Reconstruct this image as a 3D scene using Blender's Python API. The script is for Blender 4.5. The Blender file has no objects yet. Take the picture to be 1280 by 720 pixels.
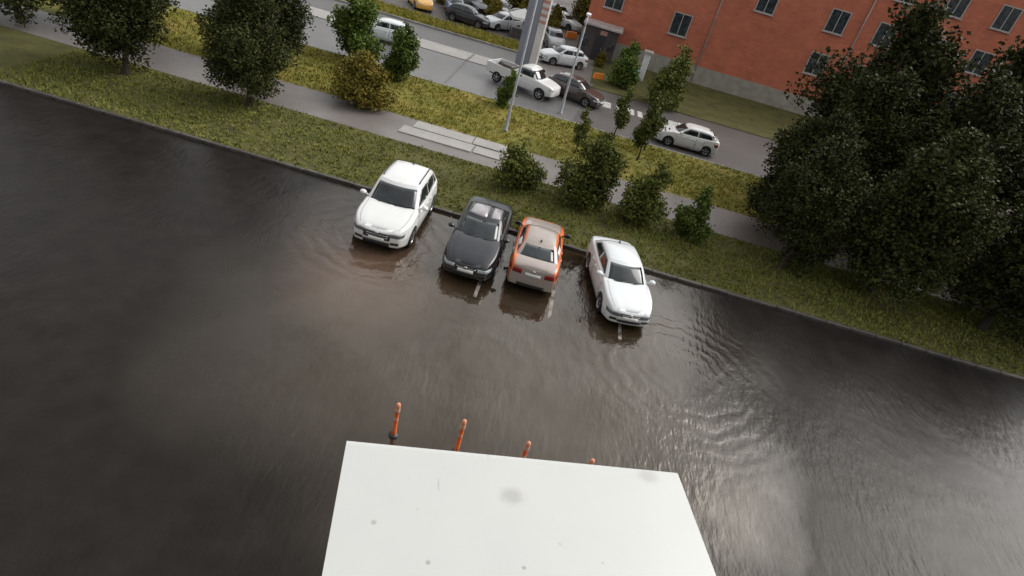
import bpy, bmesh, math, random
from mathutils import Vector, Matrix
R = math.radians
PI = math.pi
random.seed(7)
scene = bpy.context.scene
COL = scene.collection

# ------------------------------------------------------------------ materials
def new_mat(name):
    m = bpy.data.materials.new(name)
    m.use_nodes = True
    nt = m.node_tree
    return m, nt, nt.nodes['Principled BSDF'], nt.links

def N(nt, typ, **kw):
    n = nt.nodes.new(typ)
    for k, v in kw.items():
        setattr(n, k, v)
    return n

def noise(nt, scale, detail=4, rough=.55, vec=None, coord='Object', stretch=None, rot=None):
    n = N(nt, 'ShaderNodeTexNoise')
    n.inputs['Scale'].default_value = scale
    n.inputs['Detail'].default_value = detail
    n.inputs['Roughness'].default_value = rough
    tc = N(nt, 'ShaderNodeTexCoord')
    src = tc.outputs[coord]
    if stretch or rot:
        mp = N(nt, 'ShaderNodeMapping')
        if stretch: mp.inputs['Scale'].default_value = stretch
        if rot: mp.inputs['Rotation'].default_value = rot
        nt.links.new(src, mp.inputs['Vector']); src = mp.outputs['Vector']
    nt.links.new(src, n.inputs['Vector'])
    return n

def ramp(nt, fac, stops):
    r = N(nt, 'ShaderNodeValToRGB')
    el = r.color_ramp.elements
    while len(el) < len(stops): el.new(.5)
    for e, (p, c) in zip(el, stops):
        e.position = p
        e.color = (*c, 1) if len(c) == 3 else c
    nt.links.new(fac, r.inputs['Fac'])
    return r

def g3(v): return (v, v, v)

def simple(name, col, rough=.5, spec=.5, metal=0., coat=0., var=.12, vscale=6., bump=0., bscale=40.):
    m, nt, b, L = new_mat(name)
    b.inputs['Roughness'].default_value = rough
    b.inputs['Specular IOR Level'].default_value = spec
    b.inputs['Metallic'].default_value = metal
    b.inputs['Coat Weight'].default_value = coat
    b.inputs['Coat Roughness'].default_value = .06
    if var:
        n = noise(nt, vscale)
        a = tuple(c*(1-var) for c in col); z = tuple(min(1, c*(1+var)) for c in col)
        r = ramp(nt, n.outputs['Fac'], [(.3, a), (.7, z)])
        L.new(r.outputs['Color'], b.inputs['Base Color'])
    else:
        b.inputs['Base Color'].default_value = (*col, 1)
    if bump:
        n2 = noise(nt, bscale)
        bp = N(nt, 'ShaderNodeBump'); bp.inputs['Strength'].default_value = bump
        bp.inputs['Distance'].default_value = .02
        L.new(n2.outputs['Fac'], bp.inputs['Height']); L.new(bp.outputs['Normal'], b.inputs['Normal'])
    return m

def ground_mat(name, stops, scale, rough=.8, bump=.4, bscale=8., spec=.4, fine=None):
    m, nt, b, L = new_mat(name)
    n = noise(nt, scale, 8, .62)
    r = ramp(nt, n.outputs['Fac'], stops)
    out = r.outputs['Color']
    if fine:
        n3 = noise(nt, fine[0], 5, .7)
        r3 = ramp(nt, n3.outputs['Fac'], [(.3, g3(fine[1])), (.7, g3(1.))])
        mx = N(nt, 'ShaderNodeMix', data_type='RGBA', blend_type='MULTIPLY')
        mx.inputs['Factor'].default_value = 1
        L.new(out, mx.inputs['A']); L.new(r3.outputs['Color'], mx.inputs['B'])
        out = mx.outputs['Result']
    L.new(out, b.inputs['Base Color'])
    b.inputs['Roughness'].default_value = rough
    b.inputs['Specular IOR Level'].default_value = spec
    n2 = noise(nt, bscale, 6, .6)
    bp = N(nt, 'ShaderNodeBump'); bp.inputs['Strength'].default_value = bump; bp.inputs['Distance'].default_value = .05
    L.new(n2.outputs['Fac'], bp.inputs['Height']); L.new(bp.outputs['Normal'], b.inputs['Normal'])
    return m

def flooded_mat():
    """asphalt under a thin sheet of muddy rain water: brown silt in one part, asphalt coloured darker elsewhere to dim the sides"""
    m, nt, b, L = new_mat('flooded_asphalt')
    tc = N(nt, 'ShaderNodeTexCoord')
    sep = N(nt, 'ShaderNodeSeparateXYZ'); L.new(tc.outputs['Object'], sep.inputs[0])
    n1 = noise(nt, .16, 2, .5)
    n2 = noise(nt, 1.3, 6, .6)
    n4 = noise(nt, .9, 5, .6, stretch=(1, .45, 1), rot=(0, 0, R(25)))
    # silt amount : centred on a low spot of the yard
    def math_(op, a, bb=None, clamp=False):
        q = N(nt, 'ShaderNodeMath', operation=op, use_clamp=clamp)
        if isinstance(a, (int, float)): q.inputs[0].default_value = a
        else: L.new(a, q.inputs[0])
        if bb is not None:
            if isinstance(bb, (int, float)): q.inputs[1].default_value = bb
            else: L.new(bb, q.inputs[1])
        return q.outputs[0]
    def dist(cx, cy, rx, ry):
        dx = math_('DIVIDE', math_('SUBTRACT', sep.outputs['X'], cx), rx)
        dy = math_('DIVIDE', math_('SUBTRACT', sep.outputs['Y'], cy), ry)
        return math_('SQRT', math_('ADD', math_('MULTIPLY', dx, dx), math_('MULTIPLY', dy, dy)))
    wob = math_('MULTIPLY', math_('SUBTRACT', n1.outputs['Fac'], .5), .9)
    wob2 = math_('MULTIPLY', math_('SUBTRACT', n2.outputs['Fac'], .5), .12)
    d = math_('ADD', math_('ADD', dist(0., 16.2, 7.4, 7.8), wob), wob2)
    silt = math_('MULTIPLY', math_('SUBTRACT', 1.3, d), 1.6, True)
    d2 = math_('ADD', math_('ADD', dist(-4.6, 16.0, 2.6, 3.2), wob), wob2)
    brown = math_('SUBTRACT', 1.2, d2, True)
    base = ramp(nt, n2.outputs['Fac'], [(.3, (.010, .0085, .0075)), (.7, (.017, .0145, .013))])  # asphalt outside the pool, painted darker to dim both sides
    muddy = ramp(nt, n4.outputs['Fac'], [(.3, (.024, .0165, .0095)), (.7, (.032, .0215, .0125))])
    thick = ramp(nt, n4.outputs['Fac'], [(.3, (.066, .041, .028)), (.7, (.082, .053, .037))])
    m1 = N(nt, 'ShaderNodeMix', data_type='RGBA'); L.new(silt, m1.inputs['Factor'])
    L.new(base.outputs['Color'], m1.inputs['A']); L.new(muddy.outputs['Color'], m1.inputs['B'])
    m2 = N(nt, 'ShaderNodeMix', data_type='RGBA'); L.new(brown, m2.inputs['Factor'])
    L.new(m1.outputs['Result'], m2.inputs['A']); L.new(thick.outputs['Color'], m2.inputs['B'])
    L.new(m2.outputs['Result'], b.inputs['Base Color'])
    b.inputs['IOR'].default_value = 1.48
    b.inputs['Specular Tint'].default_value = (1., .93, .84, 1)
    # asphalt round the pool mirrors less, dulled to keep the sides dim
    sm = N(nt, 'ShaderNodeMapRange'); sm.inputs['To Min'].default_value = .13
    n5 = noise(nt, .42, 5, .6, stretch=(1, .6, 1), rot=(0, 0, R(-20)))
    r5 = ramp(nt, n5.outputs['Fac'], [(.36, g3(.66)), (.56, g3(1.))]); L.new(r5.outputs['Color'], sm.inputs['To Max'])
    L.new(silt, sm.inputs['Value']); L.new(sm.outputs[0], b.inputs['Specular IOR Level'])
    # shallow edges of the sheet are a little rougher
    rr = ramp(nt, n2.outputs['Fac'], [(.35, g3(.02)), (.75, g3(.07))])
    rq = N(nt, 'ShaderNodeMapRange'); rq.inputs['To Min'].default_value = .30; rq.inputs['To Max'].default_value = 0
    L.new(silt, rq.inputs['Value']); L.new(math_('ADD', rr.outputs['Color'], rq.outputs[0]), b.inputs['Roughness'])
    # wind ripples in patches
    w = noise(nt, 2.6, 3, .5, stretch=(1.6, .55, 1), rot=(0, 0, R(-28)))
    w2 = noise(nt, 7.0, 2, .5, stretch=(1.5, .5, 1), rot=(0, 0, R(-22)))
    ws = N(nt, 'ShaderNodeMath', operation='ADD'); L.new(w.outputs['Fac'], ws.inputs[0])
    hf = math_('MULTIPLY', w2.outputs['Fac'], .45); L.new(hf, ws.inputs[1])
    pm = noise(nt, .33, 3, .5)
    pr = ramp(nt, pm.outputs['Fac'], [(.40, g3(.07)), (.62, g3(.34))])
    # wave rings running out from where water is pushed about
    hsum = math_('MULTIPLY', ws.outputs[0], pr.outputs['Color'])
    for (cx, cy, wl, rad, amp) in ((-4.9, 17.6, .55, 3.4, .11), (5.6, 15.2, .5, 4.2, .06), (-.4, 13.0, .75, 3.0, .05)):
        dd = math_('ADD', dist(cx, cy, 1., 1.), math_('MULTIPLY', n2.outputs['Fac'], .9))
        sn = math_('SINE', math_('MULTIPLY', dd, 2*PI/wl))
        fo = math_('SUBTRACT', 1., math_('DIVIDE', math_('ABSOLUTE', math_('SUBTRACT', dd, rad*.62)), rad*.5), True)
        hsum = math_('ADD', hsum, math_('MULTIPLY', math_('MULTIPLY', sn, fo), amp))
    bp = N(nt, 'ShaderNodeBump'); bp.inputs['Distance'].default_value = .08; bp.inputs['Strength'].default_value = 1.
    L.new(hsum, bp.inputs['Height']); L.new(bp.outputs['Normal'], b.inputs['Normal'])
    return m

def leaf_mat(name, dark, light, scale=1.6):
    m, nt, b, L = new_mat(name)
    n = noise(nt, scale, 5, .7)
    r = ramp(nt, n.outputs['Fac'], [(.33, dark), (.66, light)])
    oi = N(nt, 'ShaderNodeObjectInfo')
    hs = N(nt, 'ShaderNodeHueSaturation')
    mr = N(nt, 'ShaderNodeMapRange'); mr.inputs['To Min'].default_value = .8; mr.inputs['To Max'].default_value = 1.2
    L.new(oi.outputs['Random'], mr.inputs['Value']); L.new(mr.outputs[0], hs.inputs['Value'])
    L.new(r.outputs['Color'], hs.inputs['Color']); L.new(hs.outputs['Color'], b.inputs['Base Color'])
    b.inputs['Roughness'].default_value = .55
    b.inputs['Specular IOR Level'].default_value = .05
    b.inputs['Subsurface Weight'].default_value = 0
    return m

def brick_mat():
    m, nt, b, L = new_mat('red_brick')
    br = N(nt, 'ShaderNodeTexBrick')
    br.inputs['Color1'].default_value = (.50, .135, .068, 1)
    br.inputs['Color2'].default_value = (.42, .112, .058, 1)
    br.inputs['Mortar'].default_value = (.24, .12, .085, 1)
    br.inputs['Scale'].default_value = 1.
    br.inputs['Brick Width'].default_value = .5; br.inputs['Row Height'].default_value = .16
    br.inputs['Mortar Size'].default_value = .012
    tc = N(nt, 'ShaderNodeTexCoord'); mp = N(nt, 'ShaderNodeMapping'); mp.inputs['Rotation'].default_value = (R(-90), 0, 0)
    L.new(tc.outputs['Object'], mp.inputs['Vector']); L.new(mp.outputs['Vector'], br.inputs['Vector'])
    n = noise(nt, .6, 6, .6); r = ramp(nt, n.outputs['Fac'], [(.3, g3(.72)), (.7, g3(1.))])
    mx = N(nt, 'ShaderNodeMix', data_type='RGBA', blend_type='MULTIPLY'); mx.inputs['Factor'].default_value = 1
    L.new(br.outputs['Color'], mx.inputs['A']); L.new(r.outputs['Color'], mx.inputs['B'])
    L.new(mx.outputs['Result'], b.inputs['Base Color']); b.inputs['Roughness'].default_value = .8
    return m

def ledge_mat(spots):
    """white powder coated sheet metal with soft dirt blots (local coordinates) and faint streaks"""
    m, nt, b, L = new_mat('white_sheet_metal')
    tc = N(nt, 'ShaderNodeTexCoord')
    n = noise(nt, 5., 5, .6)
    r = ramp(nt, n.outputs['Fac'], [(.3, (.47, .483, .47)), (.7, (.505, .51, .492))])
    out = r.outputs['Color']
    wn = noise(nt, 60., 3, .6)
    for (x, y, rx, ry, s, soft) in spots:
        sub = N(nt, 'ShaderNodeVectorMath', operation='SUBTRACT'); sub.inputs[1].default_value = (x, y, 0)
        L.new(tc.outputs['Object'], sub.inputs[0])
        dv = N(nt, 'ShaderNodeVectorMath', operation='MULTIPLY'); dv.inputs[1].default_value = (1/rx, 1/ry, 0)
        L.new(sub.outputs[0], dv.inputs[0])
        ln = N(nt, 'ShaderNodeVectorMath', operation='LENGTH'); L.new(dv.outputs[0], ln.inputs[0])
        ad = N(nt, 'ShaderNodeMath', operation='MULTIPLY_ADD'); ad.inputs[1].default_value = .7
        L.new(wn.outputs['Fac'], ad.inputs[0]); L.new(ln.outputs['Value'], ad.inputs[2])
        mr = N(nt, 'ShaderNodeMapRange', interpolation_type='SMOOTHSTEP')
        mr.inputs['From Min'].default_value = 1.35 - soft; mr.inputs['From Max'].default_value = 1.35 + soft*.4
        mr.inputs['To Min'].default_value = s; mr.inputs['To Max'].default_value = 0
        L.new(ad.outputs[0], mr.inputs['Value'])
        mx = N(nt, 'ShaderNodeMix', data_type='RGBA'); L.new(mr.outputs[0], mx.inputs['Factor'])
        L.new(out, mx.inputs['A']); mx.inputs['B'].default_value = (.22, .20, .19, 1)
        out = mx.outputs['Result']
    L.new(out, b.inputs['Base Color'])
    b.inputs['Roughness'].default_value = .32
    rn = noise(nt, 9., 4, .6); rr = ramp(nt, rn.outputs['Fac'], [(.3, g3(.33)), (.7, g3(.38))])
    L.new(rr.outputs['Color'], b.inputs['Roughness'])
    bn = noise(nt, 2.2, 2, .5); bp = N(nt, 'ShaderNodeBump'); bp.inputs['Strength'].default_value = .15
    L.new(bn.outputs['Fac'], bp.inputs['Height']); L.new(bp.outputs['Normal'], b.inputs['Normal'])
    return m

def paint(name, col, coat=.6, dirt=.12):
    m, nt, b, L = new_mat(name)
    n = noise(nt, 2.2, 6, .6)
    tc = N(nt, 'ShaderNodeTexCoord'); sp = N(nt, 'ShaderNodeSeparateXYZ'); L.new(tc.outputs['Object'], sp.inputs[0])
    mr = N(nt, 'ShaderNodeMapRange'); mr.inputs['From Min'].default_value = .25; mr.inputs['From Max'].default_value = .75
    mr.inputs['To Min'].default_value = .45; mr.inputs['To Max'].default_value = dirt*.4
    L.new(sp.outputs['Z'], mr.inputs['Value'])
    mu = N(nt, 'ShaderNodeMath', operation='MULTIPLY', use_clamp=True); L.new(mr.outputs[0], mu.inputs[0])
    rr = ramp(nt, n.outputs['Fac'], [(.35, g3(.1)), (.7, g3(.9))]); L.new(rr.outputs['Color'], mu.inputs[1])
    mx = N(nt, 'ShaderNodeMix', data_type='RGBA'); mx.inputs['A'].default_value = (*col, 1); mx.inputs['B'].default_value = (.16, .13, .10, 1)
    L.new(mu.outputs[0], mx.inputs['Factor']); L.new(mx.outputs['Result'], b.inputs['Base Color'])
    b.inputs['Roughness'].default_value = .3
    b.inputs['Coat Weight'].default_value = coat; b.inputs['Coat Roughness'].default_value = .05
    return m

def glass(name='car_glass', col=(.012, .016, .018), rough=.04):
    m, nt, b, L = new_mat(name)
    n = noise(nt, 3.0, 4, .6)
    r = ramp(nt, n.outputs['Fac'], [(.35, tuple(c*.5 for c in col)), (.7, tuple(c*1.8 for c in col))])
    L.new(r.outputs['Color'], b.inputs['Base Color'])
    b.inputs['Roughness'].default_value = rough
    b.inputs['IOR'].default_value = 1.52
    b.inputs['Specular IOR Level'].default_value = .6
    return m

M = {}
M['white'] = paint('white_paint', (.60, .60, .59))
M['white2'] = paint('white_paint_cool', (.57, .595, .60))
M['black'] = paint('black_paint', (.006, .007, .011), .25, .03)
M['navy'] = paint('dark_blue_paint', (.006, .009, .016), .25, .03)
M['orange'] = paint('orange_paint', (.62, .13, .03))
M['beige'] = paint('silver_beige_paint', (.31, .265, .24), .5, .5)
M['silver'] = paint('silver_paint', (.55, .56, .58), .5)
M['brown'] = paint('dark_brown_paint', (.035, .022, .02), .8)
M['yellow'] = paint('yellow_paint', (.65, .34, .05))
M['blue'] = paint('blue_grey_paint', (.13, .17, .24))
M['grey'] = paint('grey_paint', (.25, .25, .26))
M['green_stripe'] = simple('green_vinyl', (.03, .30, .16), .4)
M['white_stripe'] = simple('white_vinyl', (.75, .75, .72), .4)
M['glass'] = glass()
M['plastic'] = simple('black_plastic', (.018, .018, .019), .45, var=.2)
M['dark'] = simple('dark_underbody', (.008, .008, .008), .8, .2)
M['shut'] = simple('shadow_gap', (.10, .10, .10), .8, .2)
M['rubber'] = simple('tyre_rubber', (.016, .016, .016), .75, .3, bump=.3)
M['alloy'] = simple('alloy_rim', (.45, .45, .46), .3, metal=.8)
M['chrome'] = simple('chrome_trim', (.6, .6, .6), .15, metal=1.)
M['roof_sheen'] = simple('painted_roof_sheen', (.24, .225, .235), .22, coat=.8, var=.15, vscale=3)  # pale colour standing in for sky reflected in a black roof
M['lamp'] = simple('headlight_lens', (.35, .38, .40), .08, .8, var=.35, vscale=14)
M['lamp_dark'] = simple('dark_headlight_lens', (.09, .10, .11), .08, .8, var=.4, vscale=14)
M['red_lens'] = simple('taillight_lens', (.18, .012, .010), .12, .7, var=.3, vscale=12)
M['plate'] = simple('plate_face', (.62, .62, .60), .4, var=.1, vscale=30)
M['lot'] = flooded_mat()
M['line'] = ground_mat('worn_road_paint', [(.40, (.05, .042, .036)), (.52, (.24, .21, .185)), (.7, (.33, .30, .27))], 3., .35, .1, 30., .5, (9., .75))
M['line_mud'] = ground_mat('silted_road_paint', [(.36, (.04, .03, .022)), (.55, (.12, .092, .07)), (.7, (.16, .125, .10))], 2.5, .35, .1, 30., .5, (9., .75))
M['kerb'] = simple('wet_kerb_concrete', (.055, .048, .042), .45, var=.35, vscale=3, bump=.4)
M['kerb_light'] = simple('pale_kerb_concrete', (.20, .19, .18), .6, var=.3, vscale=2, bump=.4)
M['verge'] = ground_mat('verge_soil', [(.3, (.050, .042, .016)), (.5, (.082, .082, .021)), (.7, (.115, .100, .034))], .9, .9, .6, 6., .25, (9., .6))
M['grass_dry'] = ground_mat('dry_grass_soil', [(.28, (.105, .112, .024)), (.5, (.19, .175, .038)), (.72, (.27, .195, .058))], .28, .9, .6, 5., .2, (5., .65))
M['path'] = ground_mat('wet_path_concrete', [(.3, (.125, .110, .101)), (.7, (.185, .166, .155))], .5, .45, .2, 9., .5, (6., .8))
M['slab'] = ground_mat('pale_concrete', [(.3, (.25, .235, .22)), (.7, (.34, .32, .30))], .9, .5, .25, 9., .5, (7., .8))
M['road'] = ground_mat('wet_road_asphalt', [(.3, (.096, .092, .091)), (.7, (.128, .124, .122))], .25, .4, .15, 30., .5, (4., .85))
M['road_dark'] = ground_mat('worn_road_asphalt', [(.3, (.070, .066, .063)), (.7, (.10, .094, .090))], .3, .45, .15, 30., .5, (4., .8))
M['yard'] = ground_mat('yard_dirt', [(.3, (.045, .036, .030)), (.5, (.085, .072, .062)), (.7, (.12, .105, .095))], .22, .6, .4, 4., .4, (3., .7))
M['earth'] = ground_mat('far_earth', [(.3, (.03, .034, .014)), (.55, (.055, .05, .022)), (.75, (.085, .075, .045))], .07, .9, .4, 2., .2, (1.2, .6))
M['grass'] = leaf_mat('grass_blades', (.080, .096, .020), (.185, .185, .045), 1.2)
M['grass_y'] = leaf_mat('dry_grass_blades', (.15, .155, .028), (.33, .275, .060), .7)
M['leaf_dark'] = leaf_mat('dark_leaves', (.040, .052, .014), (.135, .145, .036))
M['leaf_mid'] = leaf_mat('mid_green_leaves', (.036, .060, .014), (.12, .16, .034))
M['leaf_olive'] = leaf_mat('olive_leaves', (.075, .065, .014), (.19, .15, .03))
M['leaf_black'] = leaf_mat('near_black_leaves', (.018, .022, .008), (.052, .056, .018))  # near-black green used for the tall trees
M['bark'] = simple('bark', (.045, .036, .028), .85, .2, var=.35, vscale=12, bump=.6)
M['brick'] = brick_mat()
M['zebra'] = simple('worn_crossing_paint', (.40, .38, .36), .5, var=.25, vscale=3)
M['plinth'] = simple('rendered_plinth', (.24, .22, .19), .8, var=.2, vscale=1.5)
M['metal_grey'] = simple('painted_steel_grey', (.20, .205, .215), .45, var=.15, vscale=3)
M['stele_blue'] = simple('stele_blue_grey', (.19, .20, .235), .4, var=.12, vscale=1.)
M['stele_white'] = simple('stele_white', (.52, .49, .47), .45, var=.12, vscale=1.)
M['stele_red'] = simple('stele_red', (.40, .20, .16), .45, var=.15, vscale=1.)
M['white_wall'] = simple('white_metal_panel', (.6, .6, .59), .5, var=.1)
M['roof_sheet'] = simple('weathered_roof_sheet', (.33, .29, .28), .55, var=.25, vscale=1.5)
M['kiosk_dark'] = simple('dark_kiosk_cladding', (.045, .038, .036), .5, var=.25, vscale=2)
M['bollard'] = simple('orange_bollard_plastic', (.66, .13, .035), .4, var=.3, vscale=9)
M['bollard_fade'] = simple('faded_orange_plastic', (.62, .24, .14), .5, var=.2, vscale=14)
M['reflect'] = simple('reflective_band', (.55, .36, .28), .4)
M['facade'] = simple('facade_panel', (.35, .33, .30), .85, var=.1, vscale=.6, bump=.2)
M['window'] = glass('window_glass', (.03, .035, .04), .08)
M['frame'] = simple('grey_window_frame', (.30, .29, .28), .5)
M['teal'] = simple('teal_plastic', (.10, .20, .22), .4)
M['orange_tarp'] = simple('orange_plastic', (.75, .22, .03), .45)
M['tin'] = simple('galvanised_steel', (.28, .28, .28), .45, metal=.4, var=.2, vscale=6)

# ------------------------------------------------------------------ mesh helpers
class MB:
    def __init__(s): s.v = []; s.f = []; s.m = []; s.sm = []
    def add(s, vs, fs, mi=0, smooth=False):
        o = len(s.v); s.v += [tuple(p) for p in vs]
        for f in fs:
            s.f.append(tuple(o+i for i in f)); s.m.append(mi); s.sm.append(smooth)
    def box(s, x0, x1, y0, y1, z0, z1, mi=0, M4=None):
        vs = [Vector((x, y, z)) for z in (z0, z1) for y in (y0, y1) for x in (x0, x1)]
        if M4: vs = [M4 @ p for p in vs]
        s.add(vs, [(0, 2, 3, 1), (4, 5, 7, 6), (0, 1, 5, 4), (2, 6, 7, 3), (0, 4, 6, 2), (1, 3, 7, 5)], mi)
    def bevbox(s, x0, x1, y0, y1, z0, z1, b, mi=0):
        """box whose top and vertical edges are chamfered by b"""
        def ring(i, z): return [(x0+i+b, y0+i, z), (x1-i-b, y0+i, z), (x1-i, y0+i+b, z), (x1-i, y1-i-b, z), (x1-i-b, y1-i, z), (x0+i+b, y1-i, z), (x0+i, y1-i-b, z), (x0+i, y0+i+b, z)]
        vs = ring(0, z0)+ring(0, z1-b)+ring(b, z1)
        fs = [tuple(range(7, -1, -1)), tuple(range(16, 24))]
        for k in (0, 8):
            for i in range(8): fs.append((k+i, k+(i+1) % 8, k+8+(i+1) % 8, k+8+i))
        s.add(vs, fs, mi)
    def tube(s, pts, rads, n=8, mi=0, cap=True, smooth=True):
        pts = [Vector(p) for p in pts]; rings = []
        for i, p in enumerate(pts):
            d = (pts[min(i+1, len(pts)-1)]-pts[max(i-1, 0)]).normalized()
            a = d.orthogonal().normalized() if i == 0 else (a - d*a.dot(d)).normalized()
            b = d.cross(a)
            rings.append([p+(a*math.cos(2*PI*k/n)+b*math.sin(2*PI*k/n))*rads[i] for k in range(n)])
        vs = [q for r in rings for q in r]; fs = []
        for i in range(len(pts)-1):
            for k in range(n): fs.append((i*n+k, i*n+(k+1) % n, (i+1)*n+(k+1) % n, (i+1)*n+k))
        s.add(vs, fs, mi, smooth)
        if cap:
            s.add(rings[0], [tuple(range(n-1, -1, -1))], mi); s.add(rings[-1], [tuple(range(n))], mi)
    def lathe(s, prof, n=20, axis='X', at=(0, 0, 0), mi=0, smooth=True):
        """prof: list of (along, radius)"""
        vs = []; L = len(prof)
        for k in range(n):
            c, t = math.cos(2*PI*k/n), math.sin(2*PI*k/n)
            for a, r in prof:
                p = (a, r*c, r*t) if axis == 'X' else ((r*c, r*t, a) if axis == 'Z' else (r*c, a, r*t))
                vs.append((p[0]+at[0], p[1]+at[1], p[2]+at[2]))
        fs = []
        for k in range(n):
            q = (k+1) % n
            for i in range(L-1): fs.append((k*L+i, q*L+i, q*L+i+1, k*L+i+1))
        s.add(vs, fs, mi, smooth)
    def grid(s, rows, mi=0, smooth=True, skirt=None):
        """rows: list of lists of points; skirt: vector by which a rim is drawn inwards to give thickness"""
        nr, nc = len(rows), len(rows[0])
        vs = [p for r in rows for p in r]
        fs = [(i*nc+j, i*nc+j+1, (i+1)*nc+j+1, (i+1)*nc+j) for i in range(nr-1) for j in range(nc-1)]
        s.add(vs, fs, mi, smooth)
        if skirt is not None:
            sk = Vector(skirt)
            rim = [rows[0][j] for j in range(nc)]+[rows[i][nc-1] for i in range(1, nr)]+[rows[nr-1][j] for j in range(nc-2, -1, -1)]+[rows[i][0] for i in range(nr-2, 0, -1)]
            k = len(rim); vs = [tuple(p) for p in rim]+[tuple(Vector(p)+sk) for p in rim]
            s.add(vs, [(i, (i+1) % k, k+(i+1) % k, k+i) for i in range(k)], mi)
    def mesh(s, name, mats, fix=True):
        me = bpy.data.meshes.new(name); me.from_pydata(s.v, [], s.f)
        for m in (mats if isinstance(mats, (list, tuple)) else [mats]): me.materials.append(m)
        me.polygons.foreach_set('material_index', s.m); me.polygons.foreach_set('use_smooth', s.sm)
        if fix:
            bm = bmesh.new(); bm.from_mesh(me); bmesh.ops.remove_doubles(bm, verts=bm.verts, dist=1e-5)
            bmesh.ops.recalc_face_normals(bm, faces=bm.faces); bm.to_mesh(me); bm.free()
        me.update(); return me
    def build(s, name, mats, parent=None, fix=True, loc=None, rotz=0):
        o = bpy.data.objects.new(name, s.mesh(name, mats, fix)); COL.objects.link(o)
        if parent: o.parent = parent
        if loc: o.location = loc
        if rotz: o.rotation_euler.z = rotz
        return o

def tag(o, label=None, cat=None, group=None, kind=None):
    if label: o['label'] = label
    if cat: o['category'] = cat
    if group: o['group'] = group
    if kind: o['kind'] = kind
    return o

def empty(name, loc=(0, 0, 0), rotz=0, parent=None):
    o = bpy.data.objects.new(name, None); COL.objects.link(o)
    o.location = loc; o.rotation_euler.z = rotz; o.empty_display_size = .2
    if parent: o.parent = parent
    return o

def copy_tree(o, parent=None):
    c = o.copy(); COL.objects.link(c)
    if parent: c.parent = parent
    for ch in list(o.children): copy_tree(ch, c)
    return c

def sheet(name, pts, z, mat, thick=0., kind='structure'):
    mb = MB(); n = len(pts)
    mb.add([(x, y, z) for x, y in pts], [tuple(range(n))])
    if thick:
        mb.add([(x, y, z) for x, y in pts]+[(x, y, z-thick) for x, y in pts], [(i, (i+1) % n, n+(i+1) % n, n+i) for i in range(n)])
    o = mb.build(name, mat); tag(o, kind=kind); return o

def rect(x0, x1, y0, y1): return [(x0, y0), (x1, y0), (x1, y1), (x0, y1)]

# ------------------------------------------------------------------ car generator
def interp(ctrl, s):
    if s <= ctrl[0][0]: return ctrl[0][1]
    for i in range(len(ctrl)-1):
        a, b = ctrl[i], ctrl[i+1]
        if s <= b[0]:
            # catmull-rom style hermite with limited slopes
            def sl(i):
                if i == 0 or i == len(ctrl)-1:
                    j = max(0, min(i, len(ctrl)-2)); return (ctrl[j+1][1]-ctrl[j][1])/(ctrl[j+1][0]-ctrl[j][0])
                d0 = (ctrl[i][1]-ctrl[i-1][1])/(ctrl[i][0]-ctrl[i-1][0]); d1 = (ctrl[i+1][1]-ctrl[i][1])/(ctrl[i+1][0]-ctrl[i][0])
                return 0 if d0*d1 <= 0 else 2*d0*d1/(d0+d1)
            h = b[0]-a[0]; t = (s-a[0])/h; m0, m1 = sl(i)*h, sl(i+1)*h
            return (2*t**3-3*t*t+1)*a[1]+(t**3-2*t*t+t)*m0+(-2*t**3+3*t*t)*b[1]+(t**3-t*t)*m1
    return ctrl[-1][1]

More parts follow.
